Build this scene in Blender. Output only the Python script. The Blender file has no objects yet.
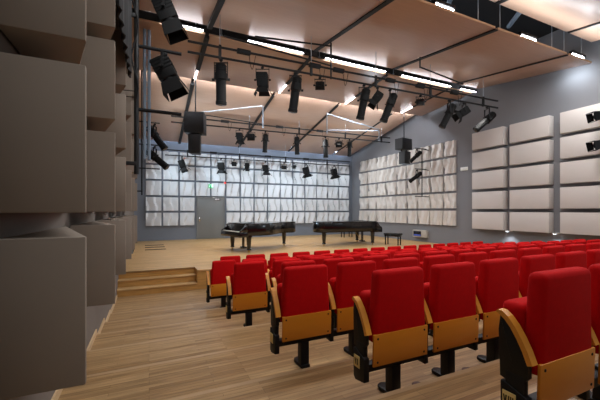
import bpy, bmesh, math, random
from mathutils import Vector, Matrix
random.seed(4)
SC = bpy.context.scene
COL = SC.collection
PI = math.pi
EYE = 1.95                      # eye height above the flat floor in front of the stage
F, YAW, HZ = 325.0, math.radians(24.9), 210.5
S_, C_ = math.sin(YAW), math.cos(YAW)
ORD = ['first', 'second', 'third', 'fourth', 'fifth', 'sixth', 'seventh', 'eighth', 'ninth', 'tenth',
       'eleventh', 'twelfth', 'thirteenth', 'fourteenth', 'fifteenth', 'sixteenth']

# ------------------------------------------------------------------ survey helper
def ray(u, v):
    a, b = (u - 300) / F, (HZ - v) / F
    return Vector((S_ + a * C_, C_ - a * S_, b))
def at_y(u, v, Y):
    d = ray(u, v); p = d * (Y / d.y); return Vector((p.x, p.y, p.z + EYE))

# ------------------------------------------------------------------ materials
def lin(c):
    c = c / 255.0
    return c / 12.92 if c <= .04045 else ((c + .055) / 1.055) ** 2.4
def rgb(r, g, b): return (lin(r), lin(g), lin(b), 1)
def base_mat(name):
    m = bpy.data.materials.new(name); m.use_nodes = True
    return m, m.node_tree.nodes, m.node_tree.links, m.node_tree.nodes['Principled BSDF']
def mat(name, col, rough=.6, metal=0, var=.12, scale=14, bump=0, coat=0, spec=.5):
    m, N, L, b = base_mat(name)
    b.inputs['Roughness'].default_value = rough
    b.inputs['Metallic'].default_value = metal
    b.inputs['Coat Weight'].default_value = coat
    b.inputs['Specular IOR Level'].default_value = spec
    tc = N.new('ShaderNodeTexCoord'); nz = N.new('ShaderNodeTexNoise')
    nz.inputs['Scale'].default_value = scale; nz.inputs['Detail'].default_value = 3
    L.new(tc.outputs['Object'], nz.inputs['Vector'])
    mx = N.new('ShaderNodeMix'); mx.data_type = 'RGBA'
    c = rgb(*col)
    mx.inputs[6].default_value = tuple(x * (1 - var) for x in c[:3]) + (1,)
    mx.inputs[7].default_value = tuple(min(1, x * (1 + var)) for x in c[:3]) + (1,)
    L.new(nz.outputs['Fac'], mx.inputs[0]); L.new(mx.outputs[2], b.inputs['Base Color'])
    if bump:
        n2 = N.new('ShaderNodeTexNoise'); n2.inputs['Scale'].default_value = scale * 12
        L.new(tc.outputs['Object'], n2.inputs['Vector'])
        bp = N.new('ShaderNodeBump'); bp.inputs['Strength'].default_value = bump; bp.inputs['Distance'].default_value = .004
        L.new(n2.outputs['Fac'], bp.inputs['Height']); L.new(bp.outputs['Normal'], b.inputs['Normal'])
    return m
def emit(name, col, strength):
    m, N, L, b = base_mat(name)
    b.inputs['Base Color'].default_value = rgb(*col)
    b.inputs['Emission Color'].default_value = rgb(*col)
    b.inputs['Emission Strength'].default_value = strength
    return m
def planks(name, c1, c2, board=.075, length=1.1, rough=.42):
    m, N, L, b = base_mat(name)
    geo = N.new('ShaderNodeNewGeometry')
    br = N.new('ShaderNodeTexBrick')
    br.inputs['Scale'].default_value = 1.0
    br.inputs['Mortar Size'].default_value = .0012
    br.inputs['Brick Width'].default_value = length
    br.inputs['Row Height'].default_value = board
    br.inputs['Bias'].default_value = -.1
    br.offset = .37; br.offset_frequency = 3
    br.inputs['Color1'].default_value = rgb(*c1); br.inputs['Color2'].default_value = rgb(*c2)
    br.inputs['Mortar'].default_value = tuple(x * .55 for x in rgb(*c2)[:3]) + (1,)
    L.new(geo.outputs['Position'], br.inputs['Vector'])
    mp = N.new('ShaderNodeMapping'); mp.inputs['Scale'].default_value = (1.6, 26, 26)
    L.new(geo.outputs['Position'], mp.inputs['Vector'])
    nz = N.new('ShaderNodeTexNoise'); nz.inputs['Scale'].default_value = 2.2; nz.inputs['Detail'].default_value = 4
    L.new(mp.outputs['Vector'], nz.inputs['Vector'])
    rmp = N.new('ShaderNodeMapRange'); rmp.inputs[1].default_value = .3; rmp.inputs[2].default_value = .7
    rmp.inputs[3].default_value = .72; rmp.inputs[4].default_value = 1.2
    L.new(nz.outputs['Fac'], rmp.inputs[0])
    mx = N.new('ShaderNodeMix'); mx.data_type = 'RGBA'; mx.blend_type = 'MULTIPLY'; mx.inputs[0].default_value = 1
    L.new(br.outputs['Color'], mx.inputs[6]); L.new(rmp.outputs[0], mx.inputs[7])
    L.new(mx.outputs[2], b.inputs['Base Color'])
    b.inputs['Roughness'].default_value = rough
    return m
def veneer(name, col, rough, coat=0.0):
    m, N, L, b = base_mat(name)
    tc = N.new('ShaderNodeTexCoord')
    mp = N.new('ShaderNodeMapping'); mp.inputs['Scale'].default_value = (1.2, 9, 9)
    L.new(tc.outputs['Object'], mp.inputs['Vector'])
    nz = N.new('ShaderNodeTexNoise'); nz.inputs['Scale'].default_value = 1.6; nz.inputs['Detail'].default_value = 4
    L.new(mp.outputs['Vector'], nz.inputs['Vector'])
    cr = N.new('ShaderNodeMix'); cr.data_type = 'RGBA'
    c = rgb(*col)
    cr.inputs[6].default_value = tuple(x * .9 for x in c[:3]) + (1,)
    cr.inputs[7].default_value = tuple(x * 1.1 for x in c[:3]) + (1,)
    L.new(nz.outputs['Fac'], cr.inputs[0]); L.new(cr.outputs[2], b.inputs['Base Color'])
    b.inputs['Roughness'].default_value = rough; b.inputs['Coat Weight'].default_value = coat
    b.inputs['Coat Roughness'].default_value = .2
    return m

M = {}
M['floor'] = planks('oak strip floor', (174, 141, 98), (140, 107, 68), board=.045, length=.8)
M['nosing'] = mat('oak stair nosing', (176, 146, 110), .4, var=.12, scale=5)
M['stage'] = planks('oak stage floor', (198, 162, 110), (180, 142, 92), board=.09)
M['stagefront'] = planks('oak stage front', (186, 140, 78), (168, 122, 62), board=.15, length=2.2)
M['wall'] = mat('grey painted wall', (122, 122, 125), .8, var=.04, scale=2)
M['wallblue'] = mat('blue grey painted wall', (116, 123, 133), .8, var=.04, scale=2)
M['wallleft'] = mat('taupe painted wall', (120, 112, 105), .85, var=.05, scale=2)
M['void'] = mat('black ceiling void paint', (13, 15, 18), .9, var=.1)
M['taupe'] = mat('taupe acoustic fabric', (142, 131, 119), .9, var=.04, scale=4, spec=.2)
M['flatp'] = mat('pale acoustic board', (205, 198, 192), .75, var=.03, scale=3)
M['wave'] = mat('white wavy acoustic board', (218, 221, 223), .7, var=.03, scale=3)
M['waver'] = mat('off white wavy board', (212, 206, 198), .7, var=.03, scale=3)
M['ceilp'] = veneer('varnished ceiling veneer', (176, 144, 122), .33)
M['ceiledge'] = mat('pale panel edge', (205, 170, 135), .5, var=.05)
M['red'] = mat('red wool upholstery', (190, 5, 8), .85, var=.14, scale=30, bump=.25, spec=.15)
M['wood'] = veneer('honey beech plywood', (208, 128, 28), .4)
M['arm'] = veneer('honey beech armrest', (226, 150, 52), .38)
M['black'] = mat('black painted metal', (9, 9, 10), .55, var=.1, spec=.35)
M['blackm'] = mat('matt black metal', (10, 10, 11), .7, var=.1, spec=.3)
M['lantern'] = mat('lantern black enamel', (9, 9, 9), .75, var=.12, spec=.25)
M['steel'] = mat('galvanised steel', (170, 178, 186), .35, metal=.8, var=.1)
M['mast'] = mat('blue grey mast aluminium', (126, 146, 164), .5, metal=0, var=.1)
M['chrome'] = mat('bright steel', (210, 210, 212), .25, metal=1, var=.04)
M['piano'] = mat('black piano lacquer', (9, 9, 10), .2, var=.1, coat=.4)
M['ivory'] = mat('ivory white keys', (225, 222, 212), .3, var=.03)
M['brass'] = mat('brass', (190, 150, 70), .3, metal=1, var=.1)
M['door'] = mat('grey door paint', (120, 122, 120), .55, var=.03)
M['plate'] = mat('cream number plate', (226, 200, 128), .5, var=.03)
M['ink'] = mat('dark lettering', (40, 26, 16), .6, var=.05)
M['beige'] = mat('beige enamel', (176, 170, 160), .5, var=.03)
M['outlet'] = mat('brown floor outlet', (70, 38, 20), .6, var=.2, scale=60)
M['white'] = mat('white plastic', (222, 220, 212), .5, var=.03)
M['screen'] = mat('dark glass window', (22, 24, 34), .12, var=.1)
M['screenblue'] = emit('blue lit display', (60, 80, 160), .35)
M['glass'] = mat('lens glass', (40, 43, 48), .25, var=.05)
M['drape'] = mat('black wool drape', (16, 16, 17), .95, var=.15)
M['speaker'] = mat('black speaker cabinet', (22, 22, 24), .6, var=.08, bump=.2)
M['skirt'] = mat('pale oak skirting', (205, 176, 136), .5, var=.08)
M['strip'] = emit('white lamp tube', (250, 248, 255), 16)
M['stripnear'] = emit('bright lamp tube', (245, 248, 255), 60)
M['stripcool'] = emit('cool lamp tube', (205, 225, 255), 20)
M['striphid'] = emit('white lamp tube behind the edge', (235, 242, 255), 150)
M['exit'] = emit('green sign glow', (20, 170, 100), .5)
M['exitw'] = emit('white sign glow', (220, 255, 235), .6)
M['redlamp'] = emit('red indicator glow', (230, 40, 30), 1.2)
M['spotlamp'] = emit('small lamp glow', (225, 238, 255), 12)

# ------------------------------------------------------------------ mesh helpers
class MB:
    """collects shapes, then links them as one mesh object"""
    def __init__(self): self.bm = bmesh.new(); self.mats = []
    def mi(self, m):
        if m not in self.mats: self.mats.append(m)
        return self.mats.index(m)
    def _merge(self, tmp, m, smooth):
        i = self.mi(m); vm = {}
        for v in tmp.verts: vm[v] = self.bm.verts.new(v.co)
        for f in tmp.faces:
            try: nf = self.bm.faces.new([vm[v] for v in f.verts])
            except ValueError: continue
            nf.material_index = i; nf.smooth = smooth
        tmp.free()
    def hexa(self, pts, m, bevel=0, seg=2, smooth=False):
        """eight corners: bottom loop then top loop"""
        t = bmesh.new(); v = [t.verts.new(p) for p in pts]
        for f in ((3, 2, 1, 0), (4, 5, 6, 7), (0, 1, 5, 4), (1, 2, 6, 5), (2, 3, 7, 6), (3, 0, 4, 7)):
            t.faces.new([v[k] for k in f])
        bmesh.ops.recalc_face_normals(t, faces=t.faces)
        if bevel: bmesh.ops.bevel(t, geom=list(t.edges), offset=bevel, segments=seg, affect='EDGES', profile=.5)
        self._merge(t, m, smooth); return self
    def box(self, lo, hi, m, bevel=0, seg=2, smooth=False):
        x0, y0, z0 = lo; x1, y1, z1 = hi
        return self.hexa([(x0, y0, z0), (x1, y0, z0), (x1, y1, z0), (x0, y1, z0),
                          (x0, y0, z1), (x1, y0, z1), (x1, y1, z1), (x0, y1, z1)], m, bevel, seg, smooth)
    def prism(self, poly, axis, a, b, m, bevel=0, smooth=False):
        """polygon extruded along an axis (0=x 1=y 2=z) from a to b"""
        def pt(p, t):
            q = list(p); q.insert(axis, t); return q
        t = bmesh.new(); n = len(poly)
        A = [t.verts.new(pt(p, a)) for p in poly]; B = [t.verts.new(pt(p, b)) for p in poly]
        t.faces.new(A[::-1]); t.faces.new(B)
        for k in range(n): t.faces.new((A[k], A[(k + 1) % n], B[(k + 1) % n], B[k]))
        bmesh.ops.recalc_face_normals(t, faces=t.faces)
        if bevel: bmesh.ops.bevel(t, geom=list(t.edges), offset=bevel, segments=2, affect='EDGES', profile=.5)
        self._merge(t, m, smooth); return self
    def lathe(self, p, d, prof, m, n=14, smooth=True, square=0):
        """rings (distance along d, radius) about an axis from p"""
        p = Vector(p); d = Vector(d).normalized()
        u = d.orthogonal().normalized() if abs(d.z) < .95 else Vector((1, 0, 0))
        u = (u - d * u.dot(d)).normalized(); w = d.cross(u)
        t = bmesh.new(); rings = []
        for h, r in prof:
            rings.append([t.verts.new(p + d * h + (u * math.cos(2 * PI * (k + .5) / n) + w * math.sin(2 * PI * (k + .5) / n)) * r) for k in range(n)])
        for A, B in zip(rings, rings[1:]):
            for k in range(n): t.faces.new((A[k], A[(k + 1) % n], B[(k + 1) % n], B[k]))
        t.faces.new(rings[0][::-1]); t.faces.new(rings[-1])
        bmesh.ops.recalc_face_normals(t, faces=t.faces)
        self._merge(t, m, smooth); return self
    def tube(self, p, q, r, m, n=8, r2=None):
        p = Vector(p); q = Vector(q); d = q - p
        return self.lathe(p, d, [(0, r), (d.length, r if r2 is None else r2)], m, n)
    def path(self, pts, r, m, n=6):
        for a, b in zip(pts, pts[1:]): self.tube(a, b, r, m, n)
        return self
    def obox(self, c, ax, half, m, bevel=0):
        """box about c with its axes given as three vectors"""
        c = Vector(c); X, Y, Z = [Vector(a) * h for a, h in zip(ax, half)]
        s = ((-1, -1), (1, -1), (1, 1), (-1, 1))
        return self.hexa([c + X * i + Y * j - Z for i, j in s] + [c + X * i + Y * j + Z for i, j in s], m, bevel)
    def grid(self, fn, nx, nz, m, back=None):
        """front surface fn(u,v) plus a flat back back(u,v): a solid slab"""
        t = bmesh.new()
        Fv = [[t.verts.new(fn(i / nx, j / nz)) for j in range(nz + 1)] for i in range(nx + 1)]
        Bv = [[t.verts.new(back(i / nx, j / nz)) for j in range(nz + 1)] for i in range(nx + 1)]
        sm = []
        for i in range(nx):
            for j in range(nz):
                sm.append(t.faces.new((Fv[i][j], Fv[i + 1][j], Fv[i + 1][j + 1], Fv[i][j + 1])))
        rim = [(i, 0) for i in range(nx)] + [(nx, j) for j in range(nz)] + [(i, nz) for i in range(nx, 0, -1)] + [(0, j) for j in range(nz, 0, -1)]
        for a, b in zip(rim, rim[1:] + rim[:1]):
            t.faces.new((Fv[a[0]][a[1]], Bv[a[0]][a[1]], Bv[b[0]][b[1]], Fv[b[0]][b[1]]))
        t.faces.new([Bv[i][j] for i, j in rim])
        bmesh.ops.recalc_face_normals(t, faces=t.faces)
        i0 = self.mi(m); vm = {v: self.bm.verts.new(v.co) for v in t.verts}; ss = set(sm)
        for f in t.faces:
            nf = self.bm.faces.new([vm[v] for v in f.verts]); nf.material_index = i0; nf.smooth = f in ss
        t.free(); return self
    def build(self, name, parent=None, loc=None, origin=None):
        me = bpy.data.meshes.new(name)
        if origin is not None: bmesh.ops.translate(self.bm, verts=self.bm.verts, vec=-Vector(origin))
        self.bm.to_mesh(me); self.bm.free()
        for m in self.mats: me.materials.append(m)
        try:
            for p in me.polygons: pass
            me.set_sharp_from_angle(angle=math.radians(40))
        except Exception: pass
        o = bpy.data.objects.new(name, me); COL.objects.link(o)
        if parent is not None: o.parent = parent
        if origin is not None: o.location = origin
        if loc is not None: o.location = loc
        return o
def tag(o, label, cat, group=None, kind=None):
    o['label'] = label; o['category'] = cat
    if group: o['group'] = group
    if kind: o['kind'] = kind
    return o
def thing(name, label, cat, loc, group=None, rz=0):
    o = bpy.data.objects.new(name, None); COL.objects.link(o)
    o.location = loc; o.rotation_euler = (0, 0, rz); o.empty_display_size = .1
    return tag(o, label, cat, group, 'thing')
def structure(mb, name, label=None, cat=None, parent=None):
    o = mb.build(name, parent)
    o['kind'] = 'structure'
    if label: o['label'] = label; o['category'] = cat
    return o

# ------------------------------------------------------------------ the room
XL, XR, YB, YN, ZT = -.66, 11.7, 17.35, -2.6, EYE + 5.7
ROWY = [.945, 1.83, 2.70, 3.57, 4.44, 5.31, 6.18, 7.05]
ROWZ = [.685, .57, .48, .38, .27, .16, .05, 0.0]
FLOORZ = [.76] + ROWZ[1:]      # the last row stands on a slightly higher tread
STZ = .48
structure(MB().box((XL, 6.91, -.15), (XR, YB, 0), M['floor']), 'floor', 'pale oak strip floor before the stage', 'floor')
for k in range(7):
    y0 = ROWY[k] - .14 if k else .82
    structure(MB().box((XL, y0, -.15), (XR, ROWY[k + 1] - .18, FLOORZ[k]), M['floor']).box((XL, ROWY[k + 1] - .18, -.15), (XR, ROWY[k + 1] - .14, FLOORZ[k]), M['nosing']), 'floor_terrace',
              'oak floor terrace carrying the %s row of seats from the stage' % ORD[7 - k], 'floor')
structure(MB().box((XL, YN, -.15), (XR, .82, .77), M['floor']), 'floor_terrace', 'oak floor terrace behind the last row of seats', 'floor')
structure(MB().box((XL - .3, YN, -.15), (XL, YB, ZT), M['wallleft']), 'wall_left', 'taupe side wall behind the stepped fabric baffles', 'wall')
structure(MB().box((XR, YN, -.15), (XR + .2, YB, ZT), M['wall']), 'wall_right', 'grey side wall beyond the seats', 'wall')
structure(MB().box((XL - .3, YB, -.15), (XR + .2, YB + .2, ZT), M['wallblue']), 'wall_back', 'blue grey wall behind the stage', 'wall')
structure(MB().box((XL - .3, YN - .2, -.15), (XR + .2, YN, ZT), M['wall']), 'wall_front', 'grey wall at the rear of the audience', 'wall')
structure(MB().box((XL - .3, YN, ZT), (XR + .2, YB + .2, ZT + .2), M['void']), 'ceiling', 'black painted slab above the hung ceiling panels', 'ceiling')
# skirting along the left wall, following each terrace
b = MB()
for k in range(7):
    y0 = ROWY[k] - .14 if k else YN
    b.box((XL, y0, FLOORZ[k]), (XL + .018, ROWY[k + 1] - .14, FLOORZ[k] + .07), M['skirt'])
b.box((XL, 6.91, 0), (XL + .018, 8.3, .07), M['skirt'])
structure(b, 'baseboard_left', 'pale oak skirting stepping down along the left wall', 'baseboard')

# stage with three steps at its left end
XS = 1.08
b = MB()
b.box((XS, 8.36, 0), (XR, YB, STZ - .03), M['stagefront'])
b.box((XL, 8.84, 0), (XS, YB, STZ - .03), M['stagefront'])
b.box((XS, 8.34, STZ - .03), (XR, YB, STZ), M['stage'])
b.box((XL, 8.82, STZ - .03), (XS, YB, STZ), M['stage'])
st = structure(b, 'floor_stage', 'raised pale oak stage floor with wooden front', 'stage')
for i in range(2):
    z = STZ * (i + 1) / 3; y0 = 8.34 + .24 * i
    b = MB().box((XL, y0 + .02, 0), (XS, 8.84, z - .025), M['stagefront']).box((XL, y0, z - .025), (XS, 8.84, z), M['stage'])
    structure(b, 'floor_step', '%s wooden step up to the stage beside the left wall' % ['lower', 'upper'][i], 'step')

# grey door in the back wall
dx0, dx1, dzt = 2.2, 3.62, EYE + .70
b = MB().box((dx0 + .06, YB - .05, STZ + .005), (dx1 - .06, YB - .01, dzt - .06), M['door'], .004)
dr = structure(b, 'door_1', 'grey stage door in the back wall', 'door')
fr = MB().box((dx0, YB - .08, STZ), (dx0 + .06, YB, dzt), M['door']).box((dx1 - .06, YB - .08, STZ), (dx1, YB, dzt), M['door']).box((dx0 + .06, YB - .08, dzt - .06), (dx1 - .06, YB, dzt), M['door'])
structure(fr, 'door_frame', parent=dr)
h = MB().box((dx0 + .12, YB - .058, STZ + .9), (dx0 + .165, YB - .05, STZ + 1.12), M['chrome'], .002)
h.tube((dx0 + .142, YB - .05, STZ + 1.03), (dx0 + .142, YB - .1, STZ + 1.03), .011, M['chrome']).tube((dx0 + .142, YB - .1, STZ + 1.03), (dx0 + .27, YB - .1, STZ + 1.03), .011, M['chrome'])
o = h.build('door_handle', dr); o['label'] = 'chrome lever handle'
h = MB().box((dx1 - .5, YB - .1, dzt - .15), (dx1 - .22, YB - .05, dzt - .09), M['chrome'], .004).path([(dx1 - .3, YB - .08, dzt - .09), (dx1 - .45, YB - .14, dzt - .05), (dx1 - .62, YB - .09, dzt - .03)], .01, M['chrome'])
o = h.build('door_closer', dr); o['label'] = 'chrome door closer arm'

# ------------------------------------------------------------------ left wall baffles (stepped wedges)
LROW = [(-.883, -.134), (-.012, .737), (.862, 1.605), (1.73, 2.475), (2.60, 3.345)]
LN = ['lowest', 'second', 'third', 'fourth', 'topmost']
for k in range(6):
    y = 1.95 + 1.57 * k
    for r, (z0, z1) in enumerate(LROW):
        b = MB().prism([(-.645, y), (-.292, y), (-.292, y + .03), (-.645, y + 1.42)], 2, EYE + z0, EYE + z1, M['taupe'], .006)
        o = b.build('acoustic_baffle', origin=(-.47, y, EYE + z0))
        tag(o, 'taupe wedge baffle on the left wall, %s row up, %s towards the stage' % (LN[r], ORD[k]), 'acoustic panel', 'wedge baffles on the left wall', 'thing')

# ------------------------------------------------------------------ right wall flat panels
FC = [(7.44, 8.694), (5.98, 7.237), (4.43, 5.694)]
FT = [3.0, 2.235, 1.47, .705, -.06]; RN = ['top', 'second', 'middle', 'fourth', 'bottom']
FN = ['column beside the wavy panels', 'middle column', 'column of the wall lanterns']
for c, (ya, yb) in enumerate(FC):
    for r in range(5):
        zt = EYE + FT[r]; zb = zt - .645
        p = [(XR - .29, ya), (XR - .25, yb), (XR - .02, yb), (XR - .02, ya)]
        b = MB().prism([(q[0], q[1]) for q in p], 2, zb, zt, M['flatp'], .005)
        o = b.build('acoustic_absorber', origin=(XR - .1, (ya + yb) / 2, zb))
        tag(o, 'flat pale acoustic panel on the right wall, %s row, %s' % (RN[r], FN[c]), 'acoustic panel', 'flat panels on the right wall', 'thing')

# ------------------------------------------------------------------ wavy panels
def tri(t):
    t = t % 1.0
    return t / .8 if t < .8 else (1 - t) / .2
def wave_panel(P, w, h, sgn, ph, m, amp=.10, n=1.45):
    """P maps (along, out, up) to a point"""
    def dep(u, v):
        s = sgn * (.13 * math.cos(PI * v) + .10 * math.sin(2 * PI * v))
        return .04 + amp * tri(u * n + s + ph) ** .8
    return MB().grid(lambda u, v: P(u * w, dep(u, v), v * h), 14, 6, m, back=lambda u, v: P(u * w, .012, v * h))
CY = [16.38, 15.514, 14.706, 13.901, 13.121, 12.367, 11.609, 10.884, 10.165, 9.507]
CZ = [3.0, 2.275, 1.535, .785, .045, -.685]
for c in range(9):
    for r in range(5):
        y0 = CY[c] - .015; w = CY[c] - CY[c + 1] - .11; z0 = EYE + CZ[r + 1] + .05; h = CZ[r] - CZ[r + 1] - .1
        sg = (1, 1, -1, -1, .6)[r]
        b = wave_panel(lambda a, d, e: (XR - d, y0 - a, z0 + e), w, h, sg, .15 + .37 * r + .11 * ((c * 7 + r * 3) % 4), M['waver'], amp=.14, n=1.6)
        o = b.build('wavy_panel', origin=(XR - .05, y0 - w / 2, z0))
        tag(o, 'off white wavy panel on the right wall, %s row, %s from the stage corner' % (RN[r], ORD[c]), 'acoustic panel', 'wavy panels on the right wall', 'thing')
BX0, BW = -.19, .7745
BZ = [2.95, 2.25, 1.485, .70, -.06, -.79]
for c in range(15):
    for r in range(5):
        if r >= 3 and c in (3, 4): continue
        x0 = BX0 + BW * c + .045; w = BW - .09; z0 = EYE + BZ[r + 1] + .05; h = BZ[r] - BZ[r + 1] - .1
        b = wave_panel(lambda a, d, e: (x0 + a, YB - d, z0 + e), w, h, (1, -1, .5, -.8, .8)[r], .3 + .41 * r + .13 * ((c * 5 + r * 2) % 4), M['wave'], amp=.15, n=1.8)
        o = b.build('wavy_panel', origin=(x0 + w / 2, YB - .05, z0))
        tag(o, 'white wavy panel on the wall behind the stage, %s row, %s from the left end' % (RN[r], ORD[c]), 'acoustic panel', 'wavy panels behind the stage', 'thing')

# ------------------------------------------------------------------ hung ceiling panels
XC = [-.55, 1.36, 4.33, 7.2, 10.1, 11.35]
CN = ['beside the left wall', 'second from the left wall', 'third from the left wall', 'fourth from the left wall', 'beside the right wall']
BANDS = [('rear band', 1.2, 4.26, 4.85, 4.74, 0), ('band above the seats', 4.85, 4.15, 8.3, 4.60, 1),
         ('band before the stage', 8.62, 4.53, 11.15, 4.32, 2), ('band over the stage', 11.3, 4.53, 17.1, 3.38, 3)]
for bn, ya, za, yb, zb, bi in BANDS:
    for c in range(5):
        x0, x1 = XC[c] + .05, XC[c + 1] - .05; T = .045
        org = Vector(((x0 + x1) / 2, (ya + yb) / 2, EYE + (za + zb) / 2))
        root = thing('ceiling_panel', 'varnished brown ceiling panel, %s, %s' % (CN[c], bn), 'ceiling panel', org, 'hung wooden ceiling panels')
        b = MB().hexa([(x0, ya, EYE + za), (x1, ya, EYE + za), (x1, yb, EYE + zb), (x0, yb, EYE + zb),
                       (x0, ya, EYE + za + T), (x1, ya, EYE + za + T), (x1, yb, EYE + zb + T), (x0, yb, EYE + zb + T)], M['ceilp'], .004)
        ob = b.build('panel_board', origin=org); ob.parent = root; ob.location = (0, 0, 0)
        b = MB().hexa([(x0, ya - .012, EYE + za), (x1, ya - .012, EYE + za), (x1, ya, EYE + za), (x0, ya, EYE + za),
                       (x0, ya - .012, EYE + za + T), (x1, ya - .012, EYE + za + T), (x1, ya, EYE + za + T), (x0, ya, EYE + za + T)], M['ceiledge'])
        ob = b.build('edge_band', origin=org); ob.parent = root; ob.location = (0, 0, 0)
        for fx, fy in ((.12, .05), (.88, .05), (.12, .95), (.88, .95)):
            px, py = x0 + (x1 - x0) * fx, ya + (yb - ya) * fy; pz = EYE + za + (zb - za) * fy + T
            b = MB().tube((px, py, pz), (px, py, ZT - .28 if py < 17 else ZT), .012, M['steel'], 6).tube((px, py, pz), (px, py, pz + .12), .03, M['steel'], 8)
            ob = b.build('hanger_rod', origin=org); ob.parent = root; ob.location = (0, 0, 0)
# black rails running along the seams under each band
for s in range(1, 5):
    for bn, ya, za, yb, zb, bi in BANDS:
        w = .055 if s < 4 else .03; ye = yb - (.75 if bi == 2 else .0) - .02; ys = ya + (.0 if bi != 3 else .45)
        f0, f1 = (ys - ya) / (yb - ya), (ye - ya) / (yb - ya)
        z0, z1 = EYE + za + (zb - za) * f0, EYE + za + (zb - za) * f1; x = XC[s]; dz = .03 if s > 1 else .09
        b = MB().hexa([(x - w, ys, z0 - dz), (x + w, ys, z0 - dz), (x + w, ye, z1 - dz), (x - w, ye, z1 - dz),
                       (x - w, ys, z0 - .005), (x + w, ys, z0 - .005), (x + w, ye, z1 - .005), (x - w, ye, z1 - .005)], M['black'])
        o = b.build('seam_rail', origin=(x, ys, z0))
        tag(o, 'black rail under the %s ceiling seam from the left wall, %s' % (ORD[s - 1], bn), 'rail', 'black rails along the ceiling seams', 'thing')
# steel beams in the dark void
for i, y in enumerate((3.0, 4.9, 8.5, 11.2, 14.5)):
    structure(MB().box((XL, y - .09, ZT - .3), (XR, y + .09, ZT - .26), M['void']).box((XL, y - .012, ZT - .26), (XR, y + .012, ZT - .03), M['void']).box((XL, y - .09, ZT - .03), (XR, y + .09, ZT), M['void']),
              'ceiling_beam', 'dark steel beam across the ceiling void, %s from the audience end' % ORD[i], 'beam')
for i, x in enumerate((6.4, 8.8)):
    p, q = Vector((x - .9, 4.2, EYE + 5.1)), Vector((x + .5, 5.9, EYE + 5.25))
    o = MB().tube(p, q, .06, M['mast'], 8).build('duct_pipe', origin=p)
    tag(o, 'grey pipe in the dark ceiling void, %s' % ('above the middle seats', 'towards the right wall')[i], 'pipe', None, 'thing')

# ------------------------------------------------------------------ lamps in the ceiling gaps
def strip(xa, xb, y, z, label, m, r=.017, grp='tube lamps in the ceiling gaps'):
    root = thing('tube_lamp', label, 'lamp', ((xa + xb) / 2, y, z), grp)
    L = (xb - xa) / 2
    MB().tube((-L + .02, 0, 0), (L - .02, 0, 0), r, m, 10).build('tube', root)
    MB().box((-L, -.045, r + .004), (L, .045, r + .06), M['blackm'], .004).build('housing', root)
    for e in (-1, 1):
        MB().box((e * L - .02, -.03, -r), (e * L + .02, .03, r + .004), M['blackm']).build('end_cap', root)
    return root
for i, (ua, va, ub, vb) in enumerate(((160, 20, 204, 30.5), (247, 39.5, 304, 52.5), (324.5, 55.5, 386, 69.5), (401, 72.5, 451, 83), (460, 86, 476, 89))):
    xa, xb = at_y(ua, va, 8.55).x, at_y(ub, vb, 8.55).x
    strip(xa, xb, 8.55, EYE + 4.585, 'white tube lamp in the gap before the stage band, %s from the left wall' % ORD[i], M['strip'])
for i, (ua, va, ub, vb) in enumerate(((434, 6, 454, 12.5), (520, 35, 536, 39.5), (571, 50, 584, 54))):
    xa, xb = at_y(ua, va, 4.95).x, at_y(ub, vb, 4.95).x
    strip(xa, xb, 4.95, EYE + 4.30, 'short white tube lamp in the dark gap above the seats, %s' % ('farthest left', 'middle of three', 'beside the right wall')[i], M['stripnear'])
for i in range(5):
    strip(XC[i] + .06 if i else -.4, XC[i + 1] - .12 if i == 4 else XC[i + 1] - .03, 11.235, EYE + 4.405, 'tube lamp hidden behind the ceiling edge over the stage front, %s from the left wall' % ORD[i], M['striphid'])
for i in range(5):
    strip(-.3 + 2.36 * i, 1.9 + 2.36 * i, 17.22, EYE + 3.62, 'cool tube lamp above the wavy panels behind the stage, %s from the left' % ORD[i], M['stripcool'], r=.03)

for s in range(1, 5):  # glowing strips stand in for the lit seam undersides, no lamps there
    t = strip(-.36, .36, 0, 0, 'added glow strip for the lit seam over the stage front, %s from the left wall' % ORD[s - 1], M['strip'], r=.022, grp='added glow strips for the lit seams')
    t.location = (XC[s], 10.80, EYE + 4.352); t.rotation_euler = (0, math.radians(4.9), PI / 2)
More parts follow.
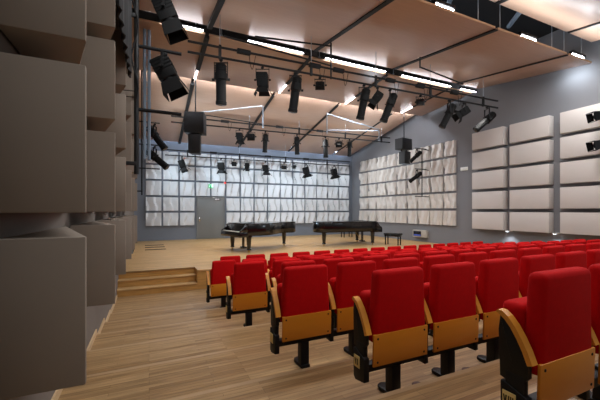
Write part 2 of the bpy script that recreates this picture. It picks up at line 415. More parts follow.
# ------------------------------------------------------------------ seats
PITCH = .57
def seat_parts():
    P = {}
    b = MB().hexa([(-.248, -.012, .40), (.248, -.012, .40), (.248, .085, .40), (-.248, .085, .40),
                   (-.218, -.022, .906), (.218, -.022, .906), (.218, .07, .906), (-.218, .07, .906)], M['red'], .034, 4, True)
    P['backrest'] = b
    b = MB().hexa([(-.238, .055, .40), (.238, .055, .40), (.238, .15, .40), (-.238, .15, .40),
                   (-.238, .075, .735), (.238, .075, .735), (.238, .20, .735), (-.238, .20, .735)], M['red'], .04, 4, True)
    P['seat_cushion'] = b
    b = MB().hexa([(-.25, -.012, .245), (.25, -.012, .245), (.25, .004, .245), (-.25, .004, .245),
                   (-.25, -.018, .47), (.25, -.018, .47), (.25, -.002, .47), (-.25, -.002, .47)], M['wood'], .004)
    for sx in (-.215, .215):
        for z, y in ((.275, -.013), (.44, -.0175)):
            b.lathe((sx, y + .004, z), (0, -1, -.06), [(0, .008), (.006, .008), (.008, .004)], M['black'], 10)
    P['back_board'] = b
    prof = [(-.012, .475), (.012, .535), (.04, .59), (.072, .64), (.105, .678), (.135, .70), (.155, .702), (.166, .692)]
    t = MB(); X0, X1 = -.285 - .022, -.285 + .022
    def off(k):
        a, c = Vector(prof[max(k - 1, 0)]), Vector(prof[min(k + 1, len(prof) - 1)])
        d = (c - a).normalized(); p = Vector(prof[k]) + Vector((d.y, -d.x)) * .026
        return (p.x, p.y)
    for k in range(len(prof) - 1):
        a, c, a2, c2 = prof[k], prof[k + 1], off(k), off(k + 1)
        t.hexa([(X0, a2[0], a2[1]), (X1, a2[0], a2[1]), (X1, c2[0], c2[1]), (X0, c2[0], c2[1]),
                (X0, a[0], a[1]), (X1, a[0], a[1]), (X1, c[0], c[1]), (X0, c[0], c[1])], M['arm'])
    P['armrest'] = t
    inner = [off(k) for k in range(len(prof))]
    b = MB().prism(inner + [(.158, .60), (.150, .36), (.06, .34), (.012, .40)], 0, -.301, -.269, M['black'], .002)
    b.box((-.303, .03, .15), (-.267, .12, .40), M['black'], .003)
    P['side_panel'] = b
    P['mounting_beam'] = MB().box((-.267, .045, .185), (.266, .11, .24), M['black'], .004)
    P['leg'] = MB().box((-.042, .04, .018), (.042, .118, .187), M['black'], .006)
    b = MB().prism([(-.045, .02), (.045, .02), (.052, .18), (.038, .215), (0, .228), (-.038, .215), (-.052, .18)], 2, 0, .032, M['black'], .009)
    P['foot'] = b
    return P
def glyphs(b, word, x, y0, z0, h):
    """raised strokes on the plate, read from outside the row"""
    adv = .46 * h if False else .0
    y = y0; s = h * .13
    for ch in word:
        if ch == 'I':
            b.hexa([(x, y, z0), (x, y - s, z0), (x + .002, y - s, z0), (x + .002, y, z0), (x, y, z0 + h), (x, y - s, z0 + h), (x + .002, y - s, z0 + h), (x + .002, y, z0 + h)], M['ink']); y -= h * .22
        else:
            w = h * .42
            for a, c in ((0, w * .42), (w - s, w * .42)):
                b.hexa([(x, y - c, z0), (x, y - c - s, z0), (x + .002, y - c - s, z0), (x + .002, y - c, z0), (x, y - a, z0 + h), (x, y - a - s, z0 + h), (x + .002, y - a - s, z0 + h), (x + .002, y - a, z0 + h)], M['ink'])
            y -= w + h * .14
PROTO = {}
for k, v in seat_parts().items():
    if k == 'leg': v = MB().box((-.042, .04, .018), (.042, .118, .237), M['black'], .006)
    elif k != 'foot': bmesh.ops.translate(v.bm, verts=v.bm.verts, vec=(0, 0, .05))
    PROTO[k] = v.build(k)
proto_used = False
def seat(x, row, label, group, end=False, number=None):
    global proto_used
    root = thing('auditorium_seat', label, 'seat', (x, ROWY[row], ROWZ[row]), group)
    for k, o in PROTO.items():
        if proto_used: c = o.copy(); COL.objects.link(c)
        else: c = o
        c.parent = root
        if k in ('leg', 'foot'): c.location.z = FLOORZ[row] - ROWZ[row]
    proto_used = True
    if end:
        b = MB().prism([(.01, .19), (.115, .17), (.14, .19), (.142, .395), (.125, .395), (.01, .355)], 0, -.312, -.268, M['black'], .005)
        eb = b.build('end_bracket', root)
        b = MB().box((-.316, .062, .268), (-.311, .128, .352), M['plate'], .001)
        if number: glyphs(b, number, -.3175, .1235 if number == 'VIII' else .118, .287, .046)
        o = b.build('number_plate', eb); o['label'] = 'cream row number plate'
    return root
START = {0: 1.955, 1: 1.652, 2: 1.325, 3: 1.65, 4: 1.29, 5: 1.62, 6: 1.29, 7: 1.61}
COUNT = {0: 3, 1: 7, 2: 12, 3: 15, 4: 16, 5: 15, 6: 16, 7: 15}
for r in range(8):
    rn = 'front row' if r == 7 else ('last row' if r == 0 else '%s row' % ORD[7 - r])
    for i in range(COUNT[r]):
        if r == 7: lab = 'red tip-up seat in the front row by the stage, %s from the left aisle' % ORD[i]
        else: lab = 'red tip-up seat, %s from the left aisle, in the %s row from the stage' % (ORD[i], ORD[7 - r])
        seat(START[r] + PITCH * i, r, lab, 'red seats in the %s' % rn, end=(i == 0), number={0: 'VIII', 1: 'VII'}.get(r))

for i in range(4):
    o = MB().lathe((0, 0, 0), (0, 0, 1), [(0, .054), (.004, .054), (.007, .049), (.006, .04), (.009, .036), (.007, .025), (.010, .018), (.010, .004)], M['outlet'], 20).build('floor_outlet', loc=(1.645 + PITCH * (i + .5), ROWY[1] + .10, ROWZ[1]))
    tag(o, 'round brown air outlet in the floor under the seventh row, %s from the aisle' % ORD[i], 'air outlet', 'air outlets under the seats', 'thing')
# ------------------------------------------------------------------ grand pianos (own axes: keyboard at x=0, tail at +x, bass side at +y)
def piano(loc, rz, L, label):
    root = thing('grand_piano', label, 'piano', loc, 'grand pianos on the stage', rz)
    W = .76
    def outline(k=0.0, x0=.0):
        pts = [(x0, -W + k), (.34 * L - k, -W + k)]
        for t in range(1, 9):
            s = t / 8; e = s * s * (3 - 2 * s)
            pts.append((.34 * L + (.80 - .34) * L * s - k, -W + k + (W * .92) * e))
        for t in range(1, 8):
            a = -PI / 2 + PI * t / 8
            pts.append((.80 * L + (.20 * L - k) * math.cos(a) ** .7 if math.cos(a) > 0 else .8 * L, .43 * W + .57 * W * math.sin(a) + (.0)))
        pts += [(.80 * L, W - k), (x0, W - k)]
        return pts
    case = MB().prism(outline(0, .30), 2, .60, .98, M['piano'], .006, False)
    cs = case.build('case', root)
    MB().prism(outline(-.012, .30), 2, .985, 1.012, M['piano'], .004).build('lid', root)
    MB().prism(outline(.05, .34), 2, .57, .60, M['blackm']).build('soundboard_frame', root)
    kb = MB().box((.0, -W, .54), (.34, W, .715), M['piano'], .008)
    kb.prism([(.02, .715), (.36, .715), (.36, .98), (.24, .98), (.10, .80), (.02, .76)], 1, -W, -W + .07, M['piano'], .006)
    kb.prism([(.02, .715), (.36, .715), (.36, .98), (.24, .98), (.10, .80), (.02, .76)], 1, W - .07, W, M['piano'], .006)
    kb = kb.build('keybed', root)
    MB().box((.03, -W + .1, .715), (.18, W - .1, .742), M['ivory'], .002).build('white_keys', kb)
    b = MB(); n = 52; st = (2 * W - .2) / n
    for i in range(n):
        if i % 7 in (0, 1, 3, 4, 5): b.box((.09, -W + .1 + st * (i + .72), .742), (.18, -W + .1 + st * (i + 1.28), .756), M['piano'])
    o = b.build('black_keys', kb); o['label'] = 'row of black keys'
    MB().prism([(.185, .72), (.21, .72), (.29, .96), (.265, .965)], 1, -W + .075, W - .075, M['piano'], .003).build('fallboard', root)
    MB().prism([(.36, 1.013), (.375, 1.013), (.80, 1.03), (.80, 1.045)], 1, -.4, .4, M['piano'], .002).build('music_desk', root)
    for (x, y) in ((.42, -W + .12), (.42, W - .12), (.86 * L, .42)):
        lg = MB().lathe((x, y, .60), (0, 0, -1), [(0, .12), (.06, .12), (.08, .092), (.30, .08), (.47, .062), (.49, .078), (.515, .078), (.52, .05)], M['piano'], 12).build('leg', root)
        o = MB().tube((x - .015, y, .04), (x + .015, y, .04), .04, M['brass'], 12).tube((x, y, .055), (x, y, .085), .02, M['brass'], 8).build('caster', lg); o['label'] = 'brass caster'
    b = MB().box((.52, -.06, .12), (.56, -.035, .62), M['piano']).box((.52, .035, .12), (.56, .06, .62), M['piano']).box((.47, -.13, .08), (.62, .13, .14), M['piano'], .006)
    b.tube((.60, 0, .14), (.95, 0, .60), .009, M['brass'], 6)
    ly = b.build('pedal_lyre', root)
    for y in (-.07, 0, .07):
        MB().box((.38, y - .018, .075), (.48, y + .018, .09), M['brass'], .003).build('pedal', ly)
    return root
piano((2.62, 11.62, STZ), math.radians(13), 3.1, 'black grand piano with its keyboard facing the left wall')
piano((9.2, 12.0, STZ), math.radians(180 - 4), 3.05, 'black grand piano with its keyboard facing the right wall')
def bench(loc, rz, label):
    root = thing('piano_bench', label, 'bench', loc, 'piano benches', rz)
    MB().box((-.36, -.17, .43), (.36, .17, .50), M['black'], .02, 3).build('cushion', root)
    MB().box((-.33, -.14, .36), (.33, .14, .43), M['piano'], .004).build('apron', root)
    for sx in (-1, 1):
        for sy in (-1, 1):
            MB().box((sx * .29 - .022, sy * .11 - .022, 0), (sx * .29 + .022, sy * .11 + .022, .37), M['piano'], .004).build('leg', root)
bench((9.47, 10.95, STZ), math.radians(-68), 'black piano bench beside the right grand piano keyboard')
bench((9.9, 15.2, STZ), math.radians(10), 'black piano bench standing at the back of the stage')

# floor slots at stage left
for i, (v0) in enumerate((245.6, 247.6, 250.0)):
    d = ray(145, v0); t = (STZ - EYE) / d.z; p = d * t
    b = MB().box((p.x, p.y - .11, STZ), (p.x + .72, p.y + .11, STZ + .006), M['blackm'], .002)
    for k in range(9): b.box((p.x + .04 + .072 * k, p.y - .09, STZ + .006), (p.x + .075 + .072 * k, p.y + .09, STZ + .009), M['black'])
    o = b.build('floor_vent', origin=(p.x + .36, p.y, STZ))
    tag(o, 'dark vent strip on the stage floor by the left wall, %s' % ('farthest of three', 'middle of three', 'closest to the steps')[i], 'vent', 'vent strips on the stage floor', 'thing')

root = thing('stage_box', 'small dark grey floor box against the left stage wall', 'box', (-.58, 12.65, STZ))
MB().box((-.075, -.25, 0), (.085, .25, .31), M['door'], .012).build('housing', root)
MB().box((.085, -.2, .04), (.092, .2, .27), M['blackm'], .003).build('grille', root)
# ------------------------------------------------------------------ small wall things
y0, y1 = 11.1, 11.95
root = thing('wall_cabinet', 'white wall box with a dark blue window low on the right wall', 'control box', (XR, (y0 + y1) / 2, EYE - 1.26))
MB().box((-.16, -.42, 0), (-.002, .42, .34), M['beige'], .01).build('housing', root)
w = MB().box((-.172, -.12, .05), (-.16, .36, .29), M['screen'], .003).build('window_panel', root)
MB().box((-.176, -.10, .06), (-.172, .33, .13), M['screenblue']).build('display', w)
root = thing('junction_box', 'small white box on the grey wall between flat and wavy panels', 'wall box', (XR, 9.22, EYE + 1.63))
MB().box((-.05, -.16, 0), (-.002, .16, .14), M['white'], .008).build('housing', root)
MB().box((-.056, -.13, .02), (-.05, .13, .12), M['white'], .003).build('cover', root)
p = at_y(210.5, 186, YB - .3)
root = thing('exit_sign', 'green lit exit sign above the grey stage door', 'sign', (p.x, YB - .34, p.z - .12))
MB().box((-.12, -.04, 0), (.12, .04, .2), M['white'], .006).box((-.03, .04, .08), (.03, .12, .16), M['white']).build('housing', root)
fc = MB().box((-.112, -.048, .008), (.112, -.04, .205), M['exit'], .002).build('sign_face', root)
b = MB().lathe((-.03, -.049, .185), (0, -1, 0), [(0, .02), (.003, .02)], M['exitw'], 10)
b.hexa([(-.075, -.052, .10), (-.045, -.052, .16), (-.045, -.049, .16), (-.075, -.049, .10), (-.055, -.052, .09), (-.02, -.052, .155), (-.02, -.049, .155), (-.055, -.049, .09)], M['exitw'])
b.hexa([(-.09, -.052, .04), (-.06, -.052, .11), (-.06, -.049, .11), (-.09, -.049, .04), (-.07, -.052, .04), (-.04, -.052, .10), (-.04, -.049, .10), (-.07, -.049, .04)], M['exitw'])
b.box((.03, -.052, .04), (.11, -.049, .20), M['exitw'])
o = b.build('pictogram', fc); o['label'] = 'white running figure and doorway'
p = at_y(224.6, 183, YB - .2)
root = thing('warning_lamp', 'small red lamp above the grey stage door', 'lamp', (p.x, YB - .30, p.z))
MB().box((-.05, .0, -.05), (.05, .08, .05), M['white'], .006).build('housing', root)
MB().lathe((0, 0, 0), (0, -1, 0), [(0, .05), (.04, .045), (.06, .02)], M['redlamp'], 12).build('dome', root)
for i, y in enumerate((7.34, 5.86)):
    root = thing('wall_lamp', 'small bright lamp under the flat panels, %s' % ('beside the wavy panels', 'under the middle of the seats')[i], 'lamp', (XR - .2, y, EYE - .74), 'small lamps low on the right wall')
    MB().box((-.05, -.06, 0), (.198, .06, .035), M['white'], .004).build('housing', root)
    MB().box((-.03, -.03, -.006), (.03, .03, 0), M['spotlamp']).build('lens', root)
    l = bpy.data.lights.new('wall_lamp_light', 'SPOT'); l.energy = 38; l.spot_size = math.radians(120); l.spot_blend = .8; l.color = (.8, .9, 1); l.shadow_soft_size = .04
    lo = bpy.data.objects.new('wall_lamp_light', l); COL.objects.link(lo); lo.location = (XR - .22, y, EYE - .752)

# ------------------------------------------------------------------ lanterns
RIGHT = Vector((C_, -S_, 0)); FWD = Vector((S_, C_, 0)); UP = Vector((0, 0, 1))
def aim(dx, dy, fw=0.0): return (RIGHT * dx - UP * dy + FWD * fw).normalized()
def lantern(kind, loc, d, s, label, group, drop=None, flare=(.5, .75)):
    """loc: the pipe centre it is clamped to; d: where the nose points"""
    drop = drop or {'profile': .37, 'fresnel': .31, 'flood': .2}[kind]
    root = thing({'profile': 'profile_spotlight', 'fresnel': 'fresnel_lantern', 'flood': 'flood_lantern'}[kind], label, 'stage light', loc, group)
    ax = d.cross(UP)
    ax = RIGHT.copy() if ax.length < .25 else ax.normalized()
    b = MB().box((-.03 * s, -.035, -.075), (.03 * s, .035, -.033), M['blackm'], .006).tube((0, 0, -.07), (0, 0, -.09 * s - .02), .014 * s, M['blackm'], 8)
    b.build('mounting_clamp', root)
    piv = Vector((0, 0, -drop * s - .06)); wd = {'profile': .125, 'fresnel': .165, 'flood': .14}[kind] * s; top = -.09 * s - .01
    b = MB()
    b.obox(Vector((0, 0, top)), (ax, ax.cross(UP), UP), (wd + .012, .018 * s, .006), M['blackm'])
    for e in (-1, 1):
        c = ax * wd * e + Vector((0, 0, (top + piv.z) / 2))
        b.obox(c, (ax, ax.cross(UP), UP), (.006, .018 * s, (top - piv.z) / 2 + .02), M['blackm'])
    yk = b.build('yoke', root)
    for e in (-1, 1):
        MB().tube(piv + ax * wd * e, piv + ax * (wd + .045 * s) * e, .024 * s, M['blackm'], 8).build('locking_knob', yk)
    if kind == 'profile':
        b = MB().lathe(piv - d * .30 * s, d, [(0, .06 * s), (.03 * s, .10 * s), (.06 * s, .112 * s), (.065 * s, .10 * s), (.10 * s, .112 * s), (.105 * s, .10 * s), (.14 * s, .112 * s), (.145 * s, .10 * s), (.19 * s, .115 * s), (.30 * s, .115 * s), (.32 * s, .09 * s)], M['lantern'], 14, False)
        b.build('lamp_house', root)
        b = MB().lathe(piv + d * .0 * s, d, [(0, .095 * s), (.40 * s, .095 * s), (.405 * s, .105 * s), (.46 * s, .105 * s), (.465 * s, .098 * s), (.47 * s, .095 * s)], M['lantern'], 14, False)
        br = b.build('lens_barrel', root)
        MB().lathe(piv + d * .46 * s, d, [(.011 * s, .085 * s), (.02 * s, .05 * s)], M['glass'], 14).build('lens', br)
        for e in (-1, 1):
            MB().obox(piv + d * .03 * s + ax.cross(d) * .11 * s * e, (ax, ax.cross(d), d), (.03 * s, .02 * s, .004 * s), M['blackm']).build('shutter', br)
    elif kind == 'fresnel':
        vx = ax; vy = d.cross(vx).normalized()
        b = MB().obox(piv, (vx, vy, d), (.14 * s, .135 * s, .17 * s), M['lantern'], .02 * s)
        for k in range(4): b.obox(piv - d * (.13 - .05 * k) * s, (vx, vy, d), (.146 * s, .141 * s, .008 * s), M['lantern'])
        b.lathe(piv + d * .165 * s, d, [(0, .13 * s), (.04 * s, .13 * s), (.042 * s, .12 * s)], M['lantern'], 18)
        bd = b.build('lamp_house', root)
        MB().lathe(piv + d * .2 * s, d, [(.004 * s, .115 * s), (.012 * s, .07 * s)], M['glass'], 18).build('lens', bd)
        for e, w2, ang in ((vx, vy, flare[0]), (-vx, vy, flare[0]), (vy, vx, flare[1]), (-vy, vx, flare[1])):
            h0 = piv + d * .2 * s + e * .13 * s
            o2 = (d * math.cos(ang) + e * math.sin(ang)); nn = o2.cross(w2)
            q = [h0 - w2 * .12 * s, h0 + w2 * .12 * s, h0 + o2 * .2 * s + w2 * .15 * s, h0 + o2 * .2 * s - w2 * .15 * s]
            MB().hexa([v - nn * .003 for v in q] + [v + nn * .003 for v in q], M['lantern']).build('barn_door', root)
    else:
        vx = ax; vy = d.cross(vx).normalized()
        b = MB().obox(piv, (vx, vy, d), (.12 * s, .10 * s, .06 * s), M['lantern'], .012 * s)
        b.obox(piv + d * .065 * s, (vx, vy, d), (.13 * s, .11 * s, .01 * s), M['blackm'])
        for k in (-1, 0, 1): b.obox(piv - d * .07 * s + vx * .06 * k * s, (vx, vy, d), (.008 * s, .09 * s, .02 * s), M['lantern'])
        bd = b.build('lamp_house', root)
        MB().obox(piv + d * .076 * s, (vx, vy, d), (.105 * s, .085 * s, .003 * s), M['glass']).build('lens', bd)
    return root

def rig(name_label, xa, ya, xb, yb, za, zb, group_word, hang_u, boxes=(), braces=(), top=None):
    root = thing('lighting_rig', name_label, 'lighting rig', (xa, ya, EYE + zb), 'lighting rigs under the ceiling')
    O = Vector((xa, ya, EYE + zb))
    A0, A1 = Vector((xa, ya, EYE + za)) - O, Vector((xb, yb, EYE + za)) - O
    B0, B1 = Vector((xa, ya, EYE + zb)) - O, Vector((xb, yb, EYE + zb)) - O
    MB().tube(A0, A1, .028, M['black'], 10).build('pipe', root)
    MB().tube(B0, B1, .028, M['black'], 10).build('pipe', root)
    for f in hang_u:
        a, c = A0.lerp(A1, f), B0.lerp(B1, f)
        b = MB().box(c - Vector((.03, .03, .04)), a + Vector((.03, .03, .05)), M['black'], .004)
        b.build('spacer', root)
        zt = top(a.y + ya) - O.z - .012
        o = MB().tube(a + Vector((0, 0, .05)), Vector((a.x, a.y, zt)), .008, M['steel'], 6).build('suspension_wire', root); o['label'] = 'thin steel wire'
    for f in boxes:
        a, c = A0.lerp(A1, f), B0.lerp(B1, f)
        bx = MB().box(a - Vector((.16, .05, .05)), a + Vector((.16, .05, .045)), M['blackm'], .006).build('socket_box', root)
        pts = [a + Vector((.12, -.03, -.05)) + Vector((.16 * t, 0, -.42 * math.sin(PI * t) * (1 - .4 * t))) for t in [k / 8 for k in range(9)]]
        MB().path(pts, .007, M['blackm'], 5).build('cable', bx)
    for p, q, m in braces:
        MB().tube(p - O, q - O, .022, m, 8).build('brace', root)
    return root
def ceil_at(y):
    for bn, ya, za, yb, zb, bi in BANDS:
        if ya <= y <= yb: return EYE + za + (zb - za) * (y - ya) / (yb - ya)
    return ZT - .3
def on_line(u, xa, ya, xb, yb):
    d = ray(u, 200); best = None
    # intersection of the sight line with the pipe in plan
    den = d.x * (yb - ya) - d.y * (xb - xa)
    t = (xa * (yb - ya) - ya * (xb - xa)) / den
    return Vector((d.x * t, d.y * t, 0))
R1 = (.77, 7.55, 10.8, 7.23); R2 = (.78, 13.7, 11.17, 13.14); R3 = (.68, 16.5, 10.7, 16.1)
Y1 = 7.4
rig('black twin-pipe lighting rig above the seats', *R1, 3.74, 3.505, 'near', (.07, .3, .5, .7, .93), (.125, .31, .38, .55, .66, .8), (
    (at_y(224, 36, 7.7), at_y(332, 66, 7.5), M['black']), (at_y(255, 36.5, 7.7), at_y(330, 46, 7.5), M['black']), (at_y(331, 43, 7.5), at_y(331, 79, 7.42), M['black']),
    (at_y(420, 57.5, 6.85), at_y(420, 67.5, 7.1), M['black']), (at_y(420, 67, 7.1), at_y(463, 84, 7.2), M['black']), (at_y(418, 83, 7.3), at_y(463, 92, 7.3), M['black'])), ceil_at)
rig('black twin-pipe lighting rig over the pianos', *R2, 3.708, 3.475, 'middle', (.08, .3, .52, .75, .95), (.2, .43, .62), (
    (at_y(327, 113.5, 12.15), at_y(379, 129.5, 12.9), M['steel']), (at_y(327, 130, 13.35), at_y(379, 130.5, 12.95), M['steel']), (at_y(327, 112.5, 12.1), at_y(327, 134, 12.6), M['steel']), (at_y(379, 128.5, 12.85), at_y(379, 141, 13.15), M['steel']),
    (at_y(198, 112.5, 13.0), at_y(262, 106, 12.45), M['steel']), (at_y(205, 115, 13.6), at_y(262, 124, 13.5), M['black']), (at_y(263, 106, 12.45), at_y(263, 128, 12.8), M['steel'])), ceil_at)
rig('black twin-pipe lighting rig before the back stage wall', *R3, 2.86, 2.61, 'far', (.1, .35, .6, .85), (.22, .5, .72), (), ceil_at)

def hang(kind, R, z, u, d, s, label, group, drop=None):
    p = on_line(u, *R); lantern(kind, Vector((p.x, p.y, EYE + z)), d, s, label, group, drop)
G1, G2, G3 = 'stage lights on the rig above the seats', 'stage lights on the rig over the pianos', 'stage lights on the rig before the back wall'
L1 = [('profile', 221, aim(-.02, 1, .12), 1.2, 'long profile spotlight pointing straight down'), ('fresnel', 262.5, aim(.05, 1, .15), .95, 'barn-door lantern pointing down'),
      ('profile', 295.5, aim(-.14, 1, .1), 1.15, 'long profile spotlight tilted slightly'), ('flood', 320, aim(0, .6, .8), .95, 'small square floodlight'),
      ('profile', 364, aim(-.2, 1, .15), 1.1, 'steep profile spotlight'), ('fresnel', 377.5, aim(-.75, 1, .1), .8, 'barn-door lantern, strongly tilted'),
      ('profile', 390, aim(-.38, 1, .1), 1.1, 'tilted profile spotlight'), ('flood', 420.5, aim(.1, .7, .7), .9, 'small floodlight'),
      ('profile', 449, aim(-.5, 1, .05), 1.05, 'steep profile spotlight'), ('fresnel', 464, aim(-1, .62, .1), .85, 'nearly level barn-door lantern'),
      ('profile', 487, aim(-.95, .85, 0), 1.1, 'slanting profile spotlight')]
for i, (k, u, d, s, w) in enumerate(L1):
    hang(k, R1, 3.505, u, d, s, 'black %s, %s light along the rig above seats' % (w, ORD[i]), G1)
L2 = [('fresnel', 239.5, aim(.1, .9, .1), .9, 'barn-door lantern'), ('flood', 251, aim(0, .5, .8), 1.25, 'square floodlight'), ('profile', 265.3, aim(-.05, 1, .05), 1.05, 'down-pointing profile spotlight'),
      ('profile', 297, aim(.02, 1, 0), 1.05, 'down-pointing profile spotlight'), ('profile', 325.5, aim(.03, 1, 0), 1.12, 'down-pointing profile spotlight'), ('flood', 339, aim(0, .4, .8), 1.2, 'square floodlight'), ('profile', 349.5, aim(.05, 1, .5), .95, 'short profile spotlight')]
for i, (k, u, d, s, w) in enumerate(L2):
    hang(k, R2, 3.475, u, d, s, 'black %s, %s light along the rig over the pianos' % (w, ORD[i]), G2)
L3 = [('fresnel', 182, aim(.35, 1, .1), 1.05), ('fresnel', 221, aim(.1, 1, .1), 1.05), ('flood', 234, aim(0, .3, .8), .9), ('fresnel', 247, aim(-.1, 1, .3), .75), ('fresnel', 265.5, aim(.2, 1, .1), 1.05),
      ('flood', 284, aim(-.1, 1, .4), 1.1), ('flood', 294, aim(0, .3, .8), .8), ('fresnel', 306, aim(.25, 1, .1), 1.05), ('fresnel', 334, aim(.25, 1, .1), 1.05)]
for i, (k, u, d, s) in enumerate(L3):
    hang(k, R3, 2.61, u, d, s, 'small black %s, %s light along the rig before the back wall' % ('barn-door lantern' if k == 'fresnel' else 'floodlight', ORD[i]), G3)

# hung loudspeakers
def hung_speaker(u, label, flip):
    p = at_y(u, 120, 11.5); zc = EYE + (2.33 if flip < 0 else 2.47)
    root = thing('hung_loudspeaker', label, 'loudspeaker', (p.x, p.y, zc), 'hung loudspeaker pairs')
    ry = Matrix.Rotation(math.radians(-20 if flip < 0 else 8), 4, 'Z')
    b = MB().box((-.32, -.24, .26), (.32, .24, .96), M['speaker'], .015) if flip < 0 else MB().box((-.36, -.22, .30), (.30, .22, .80), M['speaker'], .015)
    u1 = b.build('bass_cabinet', root); u1.matrix_parent_inverse.identity(); u1.rotation_euler = ry.to_euler()
    z0, z1 = ((-.42, .22) if flip < 0 else (-.34, .22))
    b = MB().hexa([(-.19, -.20, z0), (.19, -.20, z0), (.15, .17, z0), (-.15, .17, z0), (-.20, -.22, z1), (.20, -.22, z1), (.16, .17, z1), (-.16, .17, z1)], M['speaker'], .012)
    u2 = b.build('top_cabinet', root); u2.rotation_euler = ry.to_euler()
    b = MB().box((-.2, -.02, .22), (-.17, .02, .30), M['blackm']).box((.17, -.02, .22), (.2, .02, .30), M['blackm']).box((-.2, -.02, .222), (.2, .02, .24), M['blackm'])
    o = b.build('bracket', root); o.rotation_euler = ry.to_euler()
    MB().tube((0, 0, .9 if flip < 0 else .79), (0, 0, 4.46 + EYE - zc), .022, M['black'], 8).build('hanging_pole', root)
hung_speaker(195.5, 'black loudspeaker pair hanging on a pole over the left piano', -1)
hung_speaker(404, 'black loudspeaker pair hanging on a pole by the right wall', 1)

# left wall light towers
x, y = -.19, 6.0
root = thing('lighting_boom', 'thick black lighting pipe clamped to the left wall with two arms', 'lighting boom', (x, y, EYE + .6))
MB().tube((0, 0, 0), (0, 0, 3.62), .038, M['black'], 12).build('pipe', root)
for z in (2.12, 1.07, 3.14):
    MB().tube((-.03, 0, z), (.70, 0, z), .03, M['blackm'], 10).build('arm', root)
for z in (.17, 2.6):
    MB().box((-.26, -.05, z - .03), (0, .0, z + .03), M['black'], .004).build('wall_bracket', root)
for i, z in enumerate((1.35, 1.27)):
    MB().tube((-.28, -.02 + .06 * i, z), (.02, -.02 + .06 * i, z + .01), .008, M['blackm'], 6).build('stay_rod', root)
pts = [Vector((.02, -.05, 3.2 - .18 * k)) + Vector((-.05 * math.sin(k * 1.1) - .04, 0, 0)) for k in range(12)]
MB().path(pts, .012, M['blackm'], 6).build('cable', root)
lantern('fresnel', Vector((x + .46, y, EYE + .6 + 3.14)), aim(.42, 1, .05), 1.12, 'large black barn-door lantern high on the left wall boom', 'lanterns on the left wall boom', .26, (.1, .12))
lantern('fresnel', Vector((x + .44, y, EYE + .6 + 2.12)), aim(.5, 1, .05), 1.12, 'large black barn-door lantern lower on the left wall boom', 'lanterns on the left wall boom', .24, (.1, .25))
x, y = -.20, 11.0
root = thing('lighting_ladder', 'thin black lighting ladder hanging beside the left stage wall', 'lighting boom', (x, y, EYE + .47))
MB().tube((0, 0, 0), (0, 0, 3.8), .022, M['black'], 8).build('pipe', root)
MB().tube((-.22, 0, 0.3), (-.22, 0, 3.8), .022, M['black'], 8).build('pipe', root)
for z in (2.24, 1.55, .82):
    MB().tube((-.22, 0, z), (.5, 0, z), .02, M['blackm'], 8).build('arm', root)
MB().tube((-.40, 0, .12), (.02, 0, .12), .02, M['blackm'], 8).build('wall_bracket', root)
lantern('profile', Vector((x + .36, y, EYE + .47 + 2.24)), aim(.72, 1, .1), 1.1, 'black profile spotlight high on the ladder by the left stage wall', 'lanterns on the left stage ladder', .3)
lantern('profile', Vector((x + .36, y, EYE + .47 + 1.55)), aim(1, .85, .1), 1.05, 'black profile spotlight low on the ladder by the left stage wall', 'lanterns on the left stage ladder', .3)
root = thing('lattice_mast', 'blue grey lattice mast hanging beside the left wall', 'mast', (-.05, 8.9, EYE + 1.25))
for dx in (-.05, .05):
    for dy in (-.05, .05):
        MB().tube((dx, dy, 0), (dx, dy, 3.2), .04, M['mast'], 8).build('upright', root)
cs = [(-.05, -.05), (.05, -.05), (.05, .05), (-.05, .05)]
b = MB(); b.path([(cs[k % 4][0], cs[k % 4][1], .04 + .085 * k) for k in range(37)], .009, M['mast'], 6)
b.build('winding_brace', root)
# black drape in the upper corner by the left wall
b = MB(); n = 26
for i in range(n):
    a0, a1 = i / n, (i + 1) / n
    f = lambda a: (-.265 + .02 * a + .022 * math.sin(a * 44), 3.62 + 1.9 * a)
    (xa, ya), (xb, yb) = f(a0), f(a1)
    b.hexa([(xa, ya, EYE + 2.0), (xb, yb, EYE + 2.0), (xb - .02, yb, EYE + 2.0), (xa - .02, ya, EYE + 2.0), (xa, ya, EYE + 4.1), (xb, yb, EYE + 4.1), (xb - .02, yb, EYE + 4.1), (xa - .02, ya, EYE + 4.1)], M['drape'])
o = b.build('drape', origin=(-.28, 5.4, EYE + 2.0)); tag(o, 'black gathered drape high beside the left wall', 'drape', None, 'thing')
# right wall ladder
x, y = XR - .55, 11.05
p = at_y(422, 170, 10.75)
root = thing('lighting_ladder', 'black lighting ladder on the right wall beside the wavy panels', 'lighting boom', (p.x, 10.75, EYE + .62))
MB().tube((0, 0, 0), (0, 0, 2.12), .022, M['black'], 8).build('pipe', root)
for z in (2.1, 1.2, .0):
    MB().tube((-.4, 0, z), (.24, 0, z), .02, M['blackm'], 8).build('arm', root)
    MB().tube((.0, 0, z), (XR - p.x - .25, .12, z), .018, M['blackm'], 8).build('wall_bracket', root)
lantern('profile', Vector((p.x - .3, 10.75, EYE + 2.72)), aim(-1, .9, 0), .85, 'black profile spotlight high on the right wall ladder', 'lanterns on the right wall ladder', .3)
lantern('profile', Vector((p.x - .3, 10.75, EYE + 1.82)), aim(-1, .75, 0), .85, 'black profile spotlight low on the right wall ladder', 'lanterns on the right wall ladder', .3)
# wall lanterns at the right edge
for i, (v0) in enumerate((108, 137)):
    p = at_y(603, v0, 4.55)
    r = lantern('fresnel', Vector((p.x, 4.55, p.z)), aim(-1, .25, .0), .85, 'black lantern bracketed to the right wall, %s one' % ('upper', 'lower')[i], 'lanterns on the right wall by the seats', .14, (.1, .15))
    MB().tube((0, 0, 0), (XR - p.x - .3, 0, 0), .02, M['blackm'], 8).build('wall_bracket', r)

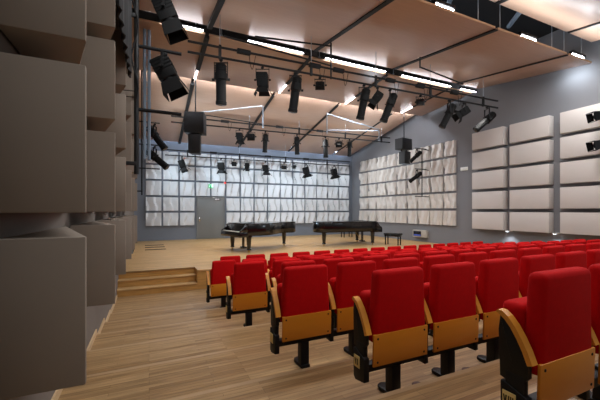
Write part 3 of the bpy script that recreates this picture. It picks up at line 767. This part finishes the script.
# ------------------------------------------------------------------ light
def area(name, loc, sx, sy, e, col, rot=(0, 0, 0), spread=180):
    l = bpy.data.lights.new(name, 'AREA'); l.shape = 'RECTANGLE'; l.size = sx; l.size_y = sy; l.energy = e; l.color = col
    l.spread = math.radians(spread)
    o = bpy.data.objects.new(name, l); COL.objects.link(o); o.location = loc; o.rotation_euler = rot
    return o
def spot(name, loc, tgt, e, ang, col, blend=.6, rad=.12):
    l = bpy.data.lights.new(name, 'SPOT'); l.energy = e; l.spot_size = math.radians(ang); l.spot_blend = blend; l.color = col; l.shadow_soft_size = rad
    o = bpy.data.objects.new(name, l); COL.objects.link(o); o.location = loc
    o.rotation_euler = (Vector(tgt) - Vector(loc)).to_track_quat('-Z', 'Y').to_euler(); return o
# house lights in the gaps between the ceiling bands
HC = (.97, .98, 1)
area('house_light', (5.5, .6, EYE + 3.9), 11, .5, 180, HC, (math.radians(12), 0, 0))
area('house_light', (5.5, -1.6, EYE + 3.6), 11, .5, 40, HC, (math.radians(35), 0, 0))
area('house_light', (5.5, 4.72, EYE + 4.05), 11, .3, 360, HC, (math.radians(8), 0, 0))
# added fill thrown up at the panels, with no lamps behind it
area('ceiling_fill_area', (5.6, 7.3, EYE + 3.8), 10, .2, 10, HC, (PI, 0, 0))
area('ceiling_fill_area', (5.6, 13.4, EYE + 3.6), 10, .2, 14, HC, (PI, 0, 0))
spot('ceiling_fill_spot', (-.1, 6.7, EYE + 1.3), (5, 6.6, EYE + 4.4), 130, 130, (.75, .87, 1), 1, .2)
spot('ceiling_fill_spot', (-.1, 12.2, EYE + 1.0), (5, 14, EYE + 3.9), 520, 130, (.62, .82, 1), 1, .2)
spot('ceiling_fill_spot', (11.0, 12.0, EYE + 1.2), (6, 14, EYE + 3.9), 520, 130, (.62, .82, 1), 1, .2)
spot('ceiling_fill_spot', (11.2, 3.4, EYE + 1.2), (6, 5.5, EYE + 4.4), 110, 130, (.75, .87, 1), 1, .2)
area('gap_fill', (8.0, 4.55, EYE + 4.36), 7, .12, 55, (.80, .9, 1), (math.radians(190), 0, 0))  # added area boosting the glow of the short gap lamps
area('gap_fill', (11.3, 5.3, EYE + 4.1), .06, .6, 9, (.8, .9, 1), (math.radians(0), math.radians(-62), 0))  # added beside the gap strip for its glow on the wall
# added spots washing the stage from rig height, with no modelled fixture
for x in (2.2, 5.2, 8.2):
    spot('stage_wash', (x, 13.3, EYE + 3.2), (x, 12.6, STZ), 300, 120, (1, .96, .9), 1, .25)
for x in (1.9, 4.6, 7.4, 10.0):
    spot('stage_wash', (x, 7.2, EYE + 3.2), (x, 11.0, STZ), 210, 75, (1, .97, .93), 1, .2)
for x in (-.1, 2.6, 5.4):  # added cool fill on the back wall, no fixtures stand here
    spot('wall_fill', (x, 14.6, EYE + 2.6), (x + 5, YB, EYE + .7), 200, 120, (.76, .88, 1), 1, .08)
for x in (.9, 2.9, 4.9, 6.9, 8.9, 10.6):
    spot('wall_fill', (x, 16.2, EYE + 2.7), (x + .6, YB, EYE - .6), 52, 130, (.70, .86, 1), 1, .1)
spot('wall_fill', (7.0, 13.4, EYE + 3.3), (XR, 12.6, EYE + .9), 170, 90, (.95, .97, 1), 1, .2)  # added fill on the right wall, likewise without a fixture
spot('wall_fill', (8.6, 16.2, EYE + 2.7), (XR, 12.6, EYE + .9), 420, 90, (.85, .93, 1), 1, .08)
w = bpy.data.worlds.new('world'); SC.world = w; w.use_nodes = True
w.node_tree.nodes['Background'].inputs[0].default_value = (.8, .88, 1, 1); w.node_tree.nodes['Background'].inputs[1].default_value = .05

cam = bpy.data.cameras.new('camera'); cam.sensor_width = 36; cam.lens = F / 600 * 36; cam.shift_y = (HZ - 200) / 600; cam.clip_start = .02
co = bpy.data.objects.new('camera', cam); COL.objects.link(co); co.location = (0, 0, EYE); co.rotation_euler = (PI / 2, 0, -YAW)
SC.camera = co
vs = SC.view_settings; vs.view_transform = 'Standard'; vs.look = 'None'; vs.gamma = 1; vs.exposure = 0.0; vs.use_curve_mapping = False
SC.cycles.use_denoising = True
SC.cycles.max_bounces = 8; SC.cycles.diffuse_bounces = 5; SC.cycles.sample_clamp_indirect = 6
